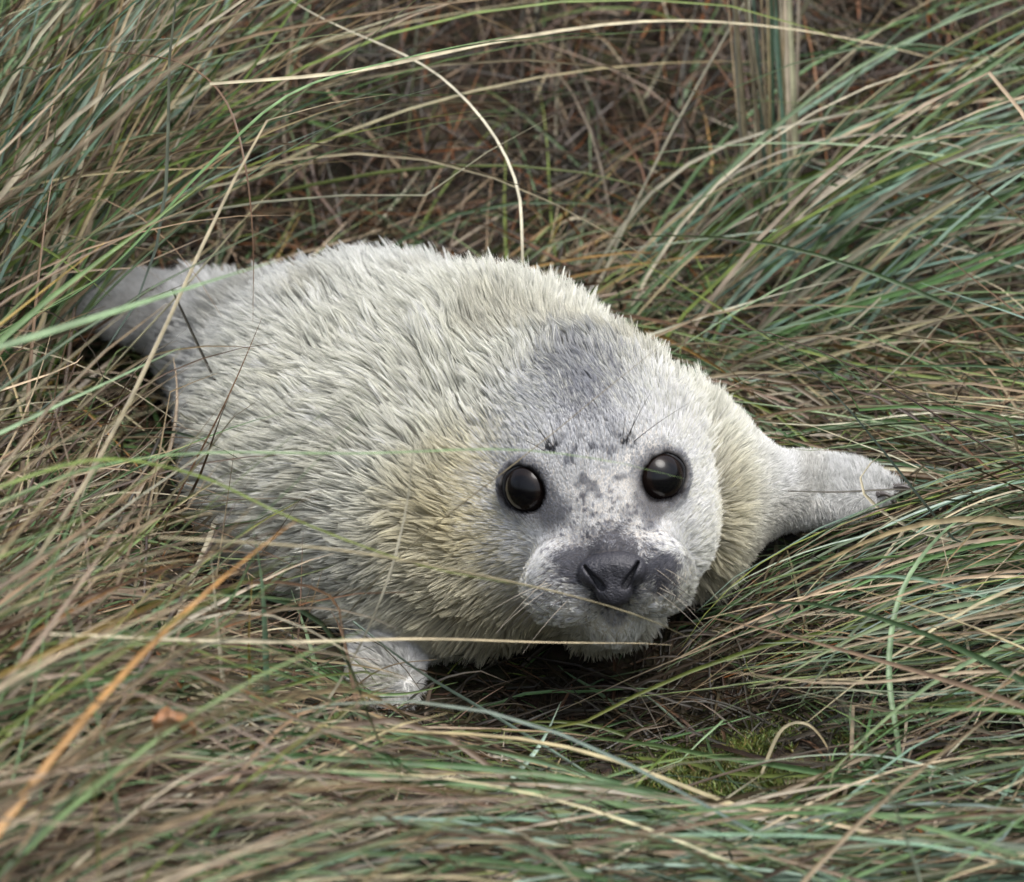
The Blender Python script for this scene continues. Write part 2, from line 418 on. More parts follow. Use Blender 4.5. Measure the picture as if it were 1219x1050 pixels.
M_SKIN = skin_material(); M_FUR = fur_material()
seal = thing('seal_pup', 'cream white grey seal pup lying in the grass with its head raised, facing out', 'seal', tuple(at(600, 640, 0.1) * np.array([1, 1, 0])))
bm_ = mk_mesh('body', BV, BF, M_SKIN); bare = np.maximum(sstep(0.16, 0.22, BV[:, 0]), sstep(0.075, 0.05, np.linalg.norm(BV - at(460, 800, -0.02), axis=1)))[:, None]
vcol(bm_, coat(BV, True) * (np.array([0.62, 0.58, 0.52]) * (1 - bare) + 0.92 * bare))
body = link('body', bm_, seal)

# ---- fur strands
tri = np.concatenate([BF[:, [0, 1, 2]], BF[:, [0, 2, 3]]])
A, B_, C_ = BV[tri[:, 0]], BV[tri[:, 1]], BV[tri[:, 2]]
area = np.linalg.norm(np.cross(B_ - A, C_ - A), axis=1) / 2
cen = (A + B_ + C_) / 3
faceness = sstep(0.02, -0.04, cen[:, 1]) * sstep(0.13, 0.095, np.linalg.norm(cen - (HEAD_C + np.array([0.005, -0.04, -0.01])), axis=1))
dens = area * (1 + 3.0 * faceness) * np.where(cen[:, 2] < -0.03, 0.4, 1)
dens = dens * (1 + 5 * sstep(0.075, 0.05, np.linalg.norm(cen - at(460, 800, -0.02), axis=1)) + 2 * sstep(0.17, 0.22, cen[:, 0]))
NF = 460000
pick = rng.choice(len(tri), NF, p=dens / dens.sum())
u, v = rng.random(NF), rng.random(NF); fl = u + v > 1; u[fl], v[fl] = 1 - u[fl], 1 - v[fl]
R0 = A[pick] + (B_ - A)[pick] * u[:, None] + (C_ - A)[pick] * v[:, None]
fness = faceness[pick]
keep = np.ones(NF, bool)
for cc, nn, s in EYES.values():
    eu, ev = eye_uv(R0, cc, nn); keep &= np.sqrt((eu / 1.09) ** 2 + (ev / 0.94) ** 2 + (((R0 - cc) @ nn - 0.0085) * 0.7) ** 2) > 0.0182
keep &= np.linalg.norm((R0 - NOSE) * np.array([1, 0.6, 1]), axis=1) > 0.019
R0 = R0[keep]; fness = fness[keep]; NF = len(R0)
def chunked_grad(p):
    return np.concatenate([grad(f_all0, p[i:i + 60000]) for i in range(0, len(p), 60000)])
NRM = chunked_grad(R0)
src = at(727, 690, -0.09)
away = nrm(R0 - src)
tl = sstep(0.05, 0.35, np.linalg.norm(R0 - src, axis=1))[:, None]
flow = away * (1 - 0.75 * tl) + TAIL_DIR * 0.75 * tl
jit = np.stack([vnoise(R0, 28, s) - 0.5 for s in (11, 12, 13)], -1) * 1.0
flow = flow + jit + np.array([0, 0, -0.12]) * tl
flow = nrm(flow - NRM * (flow * NRM).sum(1, keepdims=True))
muz = sstep(0.085, 0.06, np.linalg.norm(R0 - P_MUZ, axis=1))
tipf = np.maximum(sstep(0.145, 0.20, R0[:, 0]), sstep(-0.25, -0.31, R0[:, 0]))
tipf = np.maximum(tipf, 0.55 * sstep(0.062, 0.040, np.linalg.norm(R0 - at(463, 808, -0.02), axis=1)))      # short on flipper ends
bd = sstep(-0.05, 0.10, R0[:, 1])
mid_face = sstep(0.085, 0.045, np.linalg.norm((R0 - P_BRIDGE) * np.array([0.9, 0.6, 1.0]), axis=1))
Ln = (0.0120 + 0.014 * bd) * (1 - 0.55 * mid_face) + 0.008 * (1 - fness)
Ln = Ln * (1 - np.maximum(0.62 * muz, 0.76 * tipf)) * rng.uniform(0.5, 1.2, NF)
Ln *= 1 - 0.5 * sstep(0.060, 0.030, np.linalg.norm(R0 - at(729, 735, -0.09), axis=1))      # short under the chin
for cc, nn, s in EYES.values():
    Ln *= 0.28 + 0.72 * sstep(0.020, 0.050, np.linalg.norm(R0 - (cc + nn * 0.0085), axis=1))
lift = (0.42 + 0.42 * (1 - fness) * (0.4 + 1.2 * vnoise(R0, 45, 31))) * rng.uniform(0.7, 1.35, NF) * (1 - 0.4 * muz)
NP = 5
tt = np.linspace(0, 1, NP)
rd = rng.normal(0, 0.10, (NF, 3))
STR = np.empty((NF, NP, 3))
STR[:, 0] = R0 - NRM * (0.0008 * (1 - fness))[:, None]
for j in range(1, NP):
    t = (tt[j] + tt[j - 1]) / 2
    lf = lift * (1.30 - 0.65 * t)
    d = nrm(flow + NRM * lf[:, None] + rd * (0.6 + t) + np.array([0, 0, -0.10]) * t)
    STR[:, j] = STR[:, j - 1] + d * (Ln / (NP - 1))[:, None]
# wet clumps
def clump(STR, ratio, strength, power, sel):
    cid = rng.choice(len(STR), int(len(STR) * ratio), replace=False)
    kd = kdtree.KDTree(len(cid))
    for k, i in enumerate(cid): kd.insert(STR[i, 0], k)
    kd.balance()
    near = np.array([kd.find(p)[1] for p in STR[:, 0]])
    T = STR[cid[near]]
    wv = strength[:, None] * (tt[None] ** power)
    return STR + (T - STR) * wv[..., None], cid[near]
loose = rng.random(NF) < 0.05
st = np.clip(np.where(fness > 0.5, 0.62, 0.97) * rng.uniform(0.85, 1.06, NF), 0, 0.985); st[loose] *= 0.25; st *= (1 - 0.85 * tipf) * (1 - 0.5 * muz)
STR, owner = clump(STR, 0.085, st, 0.8, None)
st2 = np.where(fness > 0.5, 0.15, 0.52) * rng.uniform(0.5, 1.2, NF); st2[loose] *= 0.3; st2 *= 1 - tipf
STR, owner2 = clump(STR, 0.014, st2, 1.5, None)
tint = coat(R0)
cl_var = (0.86 + 0.26 * rng.random(NF))[owner] * (0.93 + 0.14 * rng.random(NF))[owner2]
tint = tint * (cl_var * rng.uniform(0.78, 1.14, NF))[:, None]
damp = sstep(0.60, 0.85, vnoise(R0, 20, 21)) * (1 - fness) * 0.28      # damp, dirty streaks
tint = tint * (1 - damp[:, None] * np.array([0.55, 0.6, 0.7]))
# dark guard hairs on crown and nape
gh = (rng.random(NF) < 0.10 * sstep(0.13, 0.03, np.linalg.norm(R0 - P_FORE2, axis=1)))
tint[gh] *= 0.35
hc = bpy.data.hair_curves.new('fur'); hc.add_curves([NP] * NF)
hc.attributes['position'].data.foreach_set('vector', STR.astype(np.float32).ravel())
ra = hc.attributes.get('radius') or hc.attributes.new('radius', 'FLOAT', 'POINT')
rw = np.where(fness > 0.5, 0.00017, 0.00020)[:, None] * np.array([1.0, 1.0, 0.9, 0.65, 0.15])[None]
ra.data.foreach_set('value', rw.astype(np.float32).ravel())
ca = hc.attributes.new('fur_tint', 'FLOAT_COLOR', 'CURVE')
c4 = np.ones((NF, 4), np.float32); c4[:, :3] = np.clip(tint, 0.004, 0.90); ca.data.foreach_set('color', c4.ravel())
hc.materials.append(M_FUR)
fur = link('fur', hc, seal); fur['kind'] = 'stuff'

# ---- eyes
def eye_material():
    m, nt, b = mat_base('seal_eye')
    tc = nt.nodes.new('ShaderNodeTexCoord'); sp = nt.nodes.new('ShaderNodeSeparateXYZ'); nt.links.new(tc.outputs['Object'], sp.inputs[0])
    r = nt.nodes.new('ShaderNodeValToRGB'); r.color_ramp.elements[0].position = 0.80; r.color_ramp.elements[0].color = (0.012, 0.008, 0.007, 1)
    r.color_ramp.elements[1].position = 0.86; r.color_ramp.elements[1].color = (0.003, 0.003, 0.004, 1)
    mth = nt.nodes.new('ShaderNodeMath'); mth.operation = 'DIVIDE'; mth.inputs[1].default_value = EYE_R
    nt.links.new(sp.outputs['Z'], mth.inputs[0]); nt.links.new(mth.outputs[0], r.inputs[0]); nt.links.new(r.outputs[0], b.inputs['Base Color'])
    b.inputs['Roughness'].default_value = 0.13; b.inputs['Specular IOR Level'].default_value = 0.34; b.inputs['Coat Weight'].default_value = 0.0; b.inputs['Coat Roughness'].default_value = 0.02
    return m
def uv_sphere(r, nu=40, nv=24):
    V = [(0, 0, r)]
    for i in range(1, nv):
        a = math.pi * i / nv
        for j in range(nu):
            b = 2 * math.pi * j / nu; V.append((r * math.sin(a) * math.cos(b), r * math.sin(a) * math.sin(b), r * math.cos(a)))
    V.append((0, 0, -r)); Fc = []
    for j in range(nu): Fc.append((0, 1 + j, 1 + (j + 1) % nu))
    for i in range(nv - 2):
        for j in range(nu):
            a = 1 + i * nu + j; b = 1 + i * nu + (j + 1) % nu
            Fc.append((a, a + nu, b + nu, b))
    for j in range(nu): Fc.append((len(V) - 1, 1 + (nv - 2) * nu + (j + 1) % nu, 1 + (nv - 2) * nu + j))
    m = bpy.data.meshes.new('eye'); m.from_pydata(V, [], Fc); m.polygons.foreach_set('use_smooth', [True] * len(Fc)); return m
em = uv_sphere(EYE_R); em.materials.append(eye_material())
M_RIM = plain('eyelid_skin', (0.012, 0.012, 0.014), 0.3, 0.3, 0.3, 900)
def torus_mesh(R, r, nu=48, nv=10):
    V, Fc = [], []
    for i in range(nu):
        a = 2 * math.pi * i / nu; sq = 1 + 0.07 * math.cos(2 * a)
        for j in range(nv):
            b = 2 * math.pi * j / nv
            V.append(((R * sq + r * math.cos(b)) * math.cos(a), (R / sq + r * math.cos(b)) * math.sin(a), r * math.sin(b)))
            Fc.append((i * nv + j, ((i + 1) % nu) * nv + j, ((i + 1) % nu) * nv + (j + 1) % nv, i * nv + (j + 1) % nv))
    return np.array(V), np.array(Fc)
for c, n, s in EYES.values():
    o = link('eye', em, seal)
    o.matrix_parent_inverse = Matrix.Translation(seal.location).inverted()
    o.location = c; o.rotation_euler = Vector(n).to_track_quat('Z', 'Y').to_euler()
    V, Fc = torus_mesh(0.0178, 0.0014)
    R = axes(eye_axes(c, n)[0], n); V = V @ R.T + c + n * 0.0108
    bpy.context.view_layer.update()
    lid = link('eyelid', mk_mesh('eyelid', V, Fc, M_RIM)); lid.parent = o; lid.matrix_parent_inverse = o.matrix_world.inverted()

# ---- nose leather
NX = axes((1, 0, 0.09), (0.02, 0.35, 1)); NC = at(729, 683, -0.136)
def f_nose(p):
    q = (p - NC) @ NX / np.array([1.22, 1.02, 1.06])        # x right, y back, z up
    d = sd_ell(q, np.array([0, 0.004, 0.005]), (0.0195, 0.0150, 0.0115))
    d = smin(d, sd_ell(q, np.array([0, 0.004, -0.010]), (0.0120, 0.0115, 0.0140)), 0.008)
    for sx in (-1, 1):
        d = smin(d, sd_ell(q, np.array([sx * 0.0135, 0.001, 0.001]), (0.0075, 0.0095, 0.0085)), 0.006)
        a2 = np.array([sx * 0.0165, 0.0065]); b2 = np.array([sx * 0.0070, -0.0095]); ab = b2 - a2; q2 = q[:, [0, 2]]
        t2 = np.clip(((q2 - a2) @ ab) / (ab @ ab), 0, 1); d2 = np.linalg.norm(q2 - a2 - t2[:, None] * ab, axis=1) - (0.0008 + 0.0013 * t2)
        d = smax(d, -np.maximum(d2, q[:, 1] - 0.003), 0.0022)
    d = smax(d, -sd_cone(q, np.array([0, -0.0115, 0.004]), np.array([0, -0.0070, -0.024]), 0.0006, 0.0016), 0.004)
    return d
nxs = np.arange(-0.030, 0.030, 0.0007)
NV, NFc = surface_nets(f_nose, nxs + NC[0], np.arange(-0.022, 0.024, 0.0007) + NC[1], np.arange(-0.030, 0.024, 0.0007) + NC[2])
link('nose', mk_mesh('nose', NV, NFc, plain('nose_leather', (0.040, 0.040, 0.049), 0.34, 0.0, 0.9, 26)), seal)

# ---- whiskers and claws
def tube(pts, r0, r1, k=5):
    pts = np.asarray(pts); n = len(pts); T = nrm(np.gradient(pts, axis=0))
    ref = np.array([0.3, 0.2, 1.0]); X = nrm(np.cross(T, ref)); Yv = np.cross(T, X)
    rr = np.linspace(r0, r1, n); V = []; Fc = []
    for i in range(n):
        for j in range(k):
            a = 2 * math.pi * j / k; V.append(pts[i] + rr[i] * (math.cos(a) * X[i] + math.sin(a) * Yv[i]))
    for i in range(n - 1):
        for j in range(k): Fc.append((i * k + j, i * k + (j + 1) % k, (i + 1) * k + (j + 1) % k, (i + 1) * k + j))
    return np.array(V), np.array(Fc)
M_WH = plain('whisker_hair', (0.035, 0.03, 0.028), 0.35)
M_WHP = plain('pale_whisker_hair', (0.45, 0.40, 0.32), 0.35)
def whisker(px, py, dvec, L, sag, mat, r=0.00042):
    p = hit1(px, py, f_all); n = grad(f_all0, p[None])[0]
    d = nrm(np.array(dvec, float)); d = nrm(d + n * max(0.0, 0.45 - d @ n))
    t = np.linspace(0, 1, 9)[:, None]
    pts = p - n * 0.002 + d * L * t + np.array([0, 0, -sag * L]) * t ** 2
    V, Fc = tube(pts, r, r * 0.2); link('whisker', mk_mesh('whisker', V, Fc, mat), seal)
for (px, py, dx, dz, L) in [(655, 536, -0.45, 0.95, 0.055), (659, 533, -0.62, 0.85, 0.048), (650, 538, -0.8, 0.6, 0.045), (662, 536, -0.2, 1, 0.035),
                            (745, 526, 0.38, 0.98, 0.060), (749, 523, 0.25, 1, 0.045), (753, 527, 0.75, 0.75, 0.062), (742, 521, 0.1, 1, 0.03)]:
    whisker(px, py, (dx, -0.25, dz), L, 0.10, M_WH, 0.00036)
for k in range(13):
    a = rng.uniform(0, 1); whisker(rng.uniform(646, 684), rng.uniform(676, 716), (-0.9, -0.55, rng.uniform(-0.7, 0.0)), rng.uniform(0.025, 0.055), 0.18, M_WH if k % 3 else M_WHP, 0.00030)
    whisker(rng.uniform(770, 803), rng.uniform(670, 706), (0.9, -0.5, rng.uniform(-0.7, 0.0)), rng.uniform(0.022, 0.05), 0.18, M_WH if k % 3 else M_WHP, 0.00030)
M_CLAW = plain('claw_horn', (0.07, 0.06, 0.055), 0.35, 0.2)
for (a, b) in (((1050, 572, .140), (1074, 577, .138)), ((1064, 580, .132), (1090, 586, .128)), ((1044, 589, .122), (1066, 595, .118))):
    A_, B2 = at(*a), at(*b); t = np.linspace(0, 1, 7)[:, None]
    V, Fc = tube(A_ + (B2 - A_) * t + np.array([0, 0, 0.0025]) * np.sin(t * math.pi), 0.0030, 0.0006, 7)
    link('claw', mk_mesh('claw', V, Fc, M_CLAW), seal)

# ---- depth map of the pup, for laying grass in front of or behind it
STEP = 5
mpx, mpy = np.arange(0, 1220, STEP), np.arange(200, 900, STEP)
MPX, MPY = np.meshgrid(mpx, mpy, indexing='ij')
hp, hh = trace(f_all0, MPX.ravel(), MPY.ravel())
SEALDEP = np.where(hh, (hp - CAM) @ FWD, 99.0).reshape(MPX.shape)

CLEAR = np.array([(255, 325), (290, 305), (430, 272), (610, 280), (700, 335), (770, 395), (860, 445), (940, 525), (1010, 532), (1085, 580), (950, 632), (900, 655), (840, 712), (800, 765),
                  (760, 800), (640, 815), (510, 800), (470, 775), (440, 760), (412, 720), (375, 655), (325, 565), (300, 455), (270, 385)], float)
CLEAR_LEFT = np.array([(330, 290), (430, 272)] + [tuple(q) for q in CLEAR[3:-6]] + [(455, 770), (440, 720), (410, 655), (385, 565), (365, 455), (335, 385)], float)
FACE = np.array([(470, 430), (600, 390), (860, 430), (900, 700), (700, 800), (520, 770), (450, 600)], float)
TAIL = np.array([(120, 322), (255, 322), (300, 400), (235, 410), (140, 372)], float)
HOLLOW = np.array([(480, 765), (800, 770), (870, 800), (985, 850), (975, 925), (860, 950), (760, 935), (640, 880), (500, 845)], float)
def in_poly(px, py, poly=CLEAR):
    ins = np.zeros(px.shape, bool); n = len(poly)
    for i in range(n):
        x1, y1 = poly[i]; x2, y2 = poly[(i + 1) % n]
        if y1 == y2: continue
        c = (y1 > py) != (y2 > py)
        ins ^= c & (px < (x2 - x1) * (py - y1) / (y2 - y1) + x1)
    return ins

# ------------------------------------------------------------------ grass
PAL = {
    'green': [(0.10, 0.195, 0.065), (0.155, 0.265, 0.105), (0.065, 0.13, 0.045), (0.20, 0.30, 0.155), (0.165, 0.23, 0.05)],
    'blue': [(0.22, 0.36, 0.265), (0.15, 0.27, 0.18), (0.32, 0.44, 0.35)],
    'straw': [(0.49, 0.43, 0.275), (0.58, 0.52, 0.36), (0.40, 0.34, 0.20), (0.60, 0.56, 0.42)],
    'tan': [(0.32, 0.245, 0.155), (0.25, 0.185, 0.115), (0.38, 0.305, 0.205), (0.28, 0.225, 0.155)],
    'brown': [(0.105, 0.066, 0.042), (0.075, 0.048, 0.031), (0.15, 0.088, 0.05), (0.125, 0.09, 0.064)],
    'rust': [(0.28, 0.105, 0.03), (0.20, 0.085, 0.03)],
    'dark': [(0.040, 0.035, 0.022), (0.055, 0.045, 0.03)],
    'gold': [(0.42, 0.30, 0.07), (0.38, 0.23, 0.08)]}
def colours(n, mix):
    names = list(mix); pr = np.array([mix[k] for k in names], float); pr /= pr.sum()
    ch = rng.choice(len(names), n, p=pr); out = np.empty((n, 3))
    for i, k in enumerate(names):
        s = ch == i; pal = np.array(PAL[k]); out[s] = pal[rng.integers(0, len(pal), s.sum())]
    return 0.78 * out * rng.uniform(0.55, 1.4, (n, 1)) * rng.uniform(0.94, 1.06, (n, 3)), ch

def paths(root, az, e0, e1, L, daz, n_seg, power=1.0, wig=0.12, hmin=0.002, hmax=0.03, floor=True):
    N = len(root); P = np.empty((N, n_seg + 1, 3)); P[:, 0] = root
    ph = rng.uniform(0, 6.28, (N, 2)); fq = rng.uniform(1.0, 3.2, (N, 2)); am = rng.normal(0, wig, (N, 2))
    kink = rng.uniform(0.3, 0.9, N); ka = np.where(rng.random(N) < 0.16, rng.normal(0, 0.55, N), 0)
    for j in range(n_seg):
        t = (j + 0.5) / n_seg
        e = e0 + (e1 - e0) * t ** power + am[:, 0] * np.sin(fq[:, 0] * 3 * t + ph[:, 0]) + np.where(t > kink, ka * 0.8, 0)
        a = az + daz * t + am[:, 1] * np.sin(fq[:, 1] * 3 * t + ph[:, 1]) + np.where(t > kink, ka, 0)
        d = np.stack([np.cos(a) * np.cos(e), np.sin(a) * np.cos(e), np.sin(e)], -1)
        P[:, j + 1] = P[:, j] + d * (L / n_seg)[:, None]
    if floor:
        h = rng.uniform(hmin, hmax, (N, 1)) * np.linspace(0.3, 1, n_seg + 1)[None]
        gz = ground_z(P[..., 0], P[..., 1]) + h
        P[..., 2] = np.maximum(P[..., 2], gz)
    return P
def off_seal(P, gap=0.006):
    s = P.shape; q = P.reshape(-1, 3).copy()
    nearb = (q[:, 0] > -0.42) & (q[:, 0] < 0.36) & (q[:, 1] > -0.2) & (q[:, 1] < 0.72) & (q[:, 2] < 0.3)
    ii = np.nonzero(nearb)[0]
    for _ in range(3):
        d = f_all0(q[ii]); b = d < gap
        if not b.any(): break
        jj = ii[b]; gdir = grad(f_all0, q[jj]); gdir[:, 2] = np.abs(gdir[:, 2]) * 0.7 + 0.15; gdir = nrm(gdir)
        q[jj] += gdir * (gap - d[b])[:, None]
    return q.reshape(s)
def clear_of_pup(P, W, leave=0.0, poly=CLEAR, margin=0.0):
    """False for blades that would lie across the pup as seen in the photo"""
    px, py, dep = project(P)
    ix = np.clip(np.round(px / STEP).astype(int), 0, SEALDEP.shape[0] - 1); iy = np.clip(np.round((py - 200) / STEP).astype(int), 0, SEALDEP.shape[1] - 1)
    sd_ = SEALDEP[ix, iy]
    front = in_poly(px, py, poly) & (((sd_ < 50) & (dep < sd_ + 0.03)) | (sd_ > 50) & (P[..., 1] < 0.12))
    mid = (P[:, 1:] + P[:, :-1]) / 2
    px, py, dep2 = project(mid)
    ix = np.clip(np.round(px / STEP).astype(int), 0, SEALDEP.shape[0] - 1); iy = np.clip(np.round((py - 200) / STEP).astype(int), 0, SEALDEP.shape[1] - 1)
    sd2 = SEALDEP[ix, iy]
    front2 = in_poly(px, py, poly) & (((sd2 < 50) & (dep2 < sd2 + 0.03)) | (sd2 > 50) & (mid[..., 1] < 0.12))
    bad = front.any(1) | front2.any(1)
    hol = (in_poly(px, py, HOLLOW) & (mid[..., 1] < 0.05)).any(1) & (rng.random(len(P)) > 0.13)
    tl_ = (in_poly(px, py, TAIL) & (mid[..., 1] < 0.5)).any(1) & (rng.random(len(P)) > 0.30)
    hol |= tl_
    return (~bad | (rng.random(len(P)) < leave)) & ~hol

def blade_geo(P, W, colr, flat=0.35, tipcol=None, dry=0.5):
    """blades: channelled leaves with three vertices across"""
    N, n, _ = P.shape
    T = nrm(np.gradient(P, axis=1))
    tw = rng.uniform(-0.9, 0.9, (N, 1)) + np.linspace(0, 1, n)[None] * rng.normal(0, 0.8, (N, 1))
    up = np.array([0.05, -0.35, 1.0])
    X = nrm(np.cross(T, up)); Nn = np.cross(X, T)
    Xr = X * np.cos(tw)[..., None] + Nn * np.sin(tw)[..., None]; Nr = np.cross(Xr, T)
    t = np.linspace(0, 1, n)[None]
    prof = (0.75 + 0.25 * sstep(0, 0.15, t)) * (1 - 0.93 * np.clip((t - 0.25) / 0.75, 0, 1) ** 1.7)
    hw = (W[:, None] * prof / 2)[..., None]
    V = np.stack([P + Xr * hw + Nr * hw * flat, P - Nr * hw * flat, P - Xr * hw + Nr * hw * flat], 2)      # N,n,3,3
    tc = colr * np.array([0.95, 0.8, 0.62]) + np.array([0.06, 0.035, 0.01]) if tipcol is None else tipcol
    st_ = rng.uniform(0.35, 1.2, (N, 1)); k = sstep(st_ - 0.12, st_ + 0.25, t) * dry
    c = colr[:, None] * (1 - k[..., None]) + tc[:, None] * k[..., None]
    c = c[:, :, None] * np.array([0.92, 1.06, 0.92])[None, None, :, None]
    return V.reshape(N, n * 3, 3), c.reshape(N, n * 3, 3)
_face_cache = {}
def blade_faces(n):
    if n not in _face_cache:
        fs = []
        for j in range(n - 1):
            for k in (0, 1):
                a = j * 3 + k; fs.append((a, a + 1, a + 4, a + 3))
        _face_cache[n] = np.array(fs)
    return _face_cache[n]
def mass(name, V, C, n, parent=None):
    N = len(V); f = blade_faces(n)
    Fc = (f[None] + (np.arange(N) * n * 3)[:, None, None]).reshape(-1, 4)
    m = mk_mesh(name, V.reshape(-1, 3), Fc, M_BLADE); vcol(m, C.reshape(-1, 3))
    o = link(name, m, parent); o['kind'] = 'stuff'; return o
def singles(V, C, n, parent, name='blade'):
    f = blade_faces(n)
    for v, c in zip(V, C):
        m = mk_mesh(name, v, f, M_BLADE); vcol(m, c); link(name, m, parent)
def score(P, W):
    px, py, dep = project(P); ins = (px > 0) & (px < 1219) & (py > 0) & (py < 1050)
    return ins.mean(1) * np.linalg.norm(np.diff(P, axis=1), axis=2).sum(1) * W / dep.mean(1) + 1e-9 * rng.random(len(P))

GROUP = 'marram grass tussocks round the pup'
def rad(*a): return [math.radians(x) for x in a]
def U(lo, hi, n): return rng.uniform(lo, hi, n)
def field(n, xr, yr, az, azs, e0, e1, L, W, mix, seg=12, power=1.0, wig=0.12, daz=0.25, hmin=0.002, hmax=0.03, lift=0.0, leave=0.0, floor=True, clear=True, poly=None, dry=0.5):
    """roots in a rectangle of ground, angles in degrees; returns path, width, vertices, colours"""
    x, y = U(*xr, n), U(*yr, n)
    r = np.stack([x, y, ground_z(x, y) + U(-0.005, lift + 1e-4, n)], -1)
    a = np.radians(rng.normal(az, azs, n)); P = paths(r, a, np.radians(U(*e0, n)), np.radians(U(*e1, n)), U(*L, n), rng.normal(0, daz, n), seg, power, wig, hmin, hmax, floor)
    Q = off_seal(P); push = np.linalg.norm(Q - P, axis=2).max(1); P = Q; Wd = U(*W, n); c, _ = colours(n, mix)
    k = push < 0.012; P, Wd, c = P[k], Wd[k], c[k]
    if clear:
        k = clear_of_pup(P, Wd, leave, CLEAR if poly is None else poly); P, Wd, c = P[k], Wd[k], c[k]
    V, C = blade_geo(P, Wd, c, dry=dry)
    return P, Wd, V, C
def join(*fs): return [np.concatenate([f[i] for f in fs]) for i in range(4)]
def tussock(label, loc, fld, n_single, name='marram_tussock'):
    P, Wd, V, C = fld; n = P.shape[1]
    t = thing(name, label, 'grass tussock', (loc[0], loc[1], float(ground_z(loc[0], loc[1]))), GROUP)
    o = np.argsort(-score(P, Wd)); s, r = o[:n_single], o[n_single:]
    singles(V[s], C[s], n, t)
    if len(r): mass('blade_mass', V[r], C[r], n, t)
    return t
def stuff(name, label, fld, cat='grass'):
    P, Wd, V, C = fld; o = mass(name, V, C, P.shape[1]); o['label'] = label; o['category'] = cat; return o

GREENISH = {'green': 5, 'blue': 2, 'straw': 2, 'tan': 2, 'brown': 1}
MIXED = {'green': 4, 'blue': 1.5, 'straw': 3, 'tan': 3, 'brown': 1.5}
DEAD = {'tan': 4, 'brown': 5, 'rust': 1, 'dark': 2, 'straw': 1}

# --- litter and ground cover
stuff('dead_grass_litter', 'brown dead grass litter covering the bank behind the pup', join(
    field(8000, (-0.75, 0.85), (0.55, 2.0), 0, 120, (-10, 60), (-40, 20), (0.06, 0.26), (0.0016, 0.0042), {'tan': 1.5, 'brown': 6, 'rust': 1.8, 'dark': 6, 'straw': 0.4, 'green': 0.9}, seg=8, hmax=0.06),
    field(1700, (-0.75, 0.85), (0.7, 2.0), 80, 40, (30, 85), (-10, 60), (0.12, 0.4), (0.0014, 0.0034), {'tan': 2, 'brown': 5, 'rust': 1.5, 'dark': 4, 'straw': 0.7, 'green': 0.6}, seg=8, hmax=0.05)))
stuff('trampled_grass', 'thin trampled green and straw grass matted over the ground', join(
    field(4200, (-0.65, 0.65), (-0.75, 0.6), 10, 60, (-10, 30), (-25, 12), (0.10, 0.34), (0.0018, 0.0042), {'green': 4, 'straw': 1.6, 'tan': 2.4, 'brown': 4, 'dark': 5, 'rust': 0.4}, seg=8, hmax=0.035),  # share of dark blades paints in deeper shade low in the mat
    field(1000, (0.15, 0.70), (0.12, 0.50), 170, 50, (-5, 35), (-30, 15), (0.15, 0.42), (0.0018, 0.0042), {'green': 4, 'straw': 3, 'tan': 3, 'brown': 2, 'blue': 1}, seg=8, hmax=0.06, wig=0.2),
    field(1500, (-0.12, 0.42), (-0.18, 0.06), 20, 110, (-5, 45), (-30, 25), (0.025, 0.11), (0.0014, 0.0034), {'dark': 9, 'brown': 2, 'green': 1}, seg=8, hmax=0.012, clear=False),  # litter coloured dark to paint in the shade of the chin hollow
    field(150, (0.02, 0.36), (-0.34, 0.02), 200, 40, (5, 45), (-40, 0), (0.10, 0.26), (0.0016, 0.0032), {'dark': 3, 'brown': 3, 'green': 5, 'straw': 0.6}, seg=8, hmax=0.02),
    field(900, (-0.45, 0.25), (0.38, 0.62), 5, 50, (0, 35), (-25, 15), (0.15, 0.42), (0.002, 0.0044), {'green': 4, 'straw': 3, 'tan': 4, 'brown': 2, 'gold': 0.8}, seg=8, hmax=0.06)))

# --- moss patch
n = 15000
a = rng.normal(0, 1, (n, 2)) * np.array([0.085, 0.055]); c0 = at(850, 905, -0.2)
r = np.stack([c0[0] + a[:, 0], c0[1] + a[:, 1], 0 * a[:, 0]], -1); r = r[vnoise(r, 38, 41) + 0.5 * vnoise(r, 110, 42) > 0.56]; n = len(r); r[:, 2] = ground_z(r[:, 0], r[:, 1])
P = paths(r, U(0, 6.28, n), U(0.5, 1.5, n), U(0.0, 1.2, n), U(0.004, 0.012, n), rng.normal(0, 0.5, n), 3, hmin=0.0, hmax=0.004)
mc = np.array([(0.085, 0.13, 0.024), (0.12, 0.16, 0.03), (0.06, 0.09, 0.02), (0.15, 0.13, 0.035)])[rng.integers(0, 4, n)]
mc = mc * (0.55 + 0.9 * vnoise(r, 60, 43))[:, None]; V, C = blade_geo(P, U(0.001, 0.0024, n), mc, dry=0.2)
o = mass('moss', V, C, 4); o['label'] = 'bright green cushion of moss in the gap before the pup'; o['category'] = 'moss'

# --- tussocks
tussock('dense grey green tussock rising behind the pup\'s tail and arching over its back', (-0.52, 0.45), join(
    field(620, (-0.82, -0.40), (0.28, 0.80), 18, 30, (50, 80), (5, 50), (0.30, 0.66), (0.0024, 0.0058), GREENISH, power=1.3, seg=13),
    field(300, (-0.78, -0.42), (0.25, 0.75), 25, 40, (55, 88), (20, 70), (0.30, 0.75), (0.002, 0.0050), MIXED, seg=13, wig=0.18),
    field(42, (-0.78, -0.40), (0.25, 0.75), 8, 14, (45, 65), (-25, 5), (0.6, 1.0), (0.0024, 0.0044), {'green': 3, 'straw': 3, 'tan': 2}, seg=13),
    field(260, (-0.75, -0.36), (0.10, 0.6), -20, 50, (20, 75), (-60, 10), (0.2, 0.55), (0.002, 0.004), {'tan': 3, 'brown': 3, 'straw': 2, 'dark': 1}, seg=13, leave=0.02, wig=0.18)), 270)
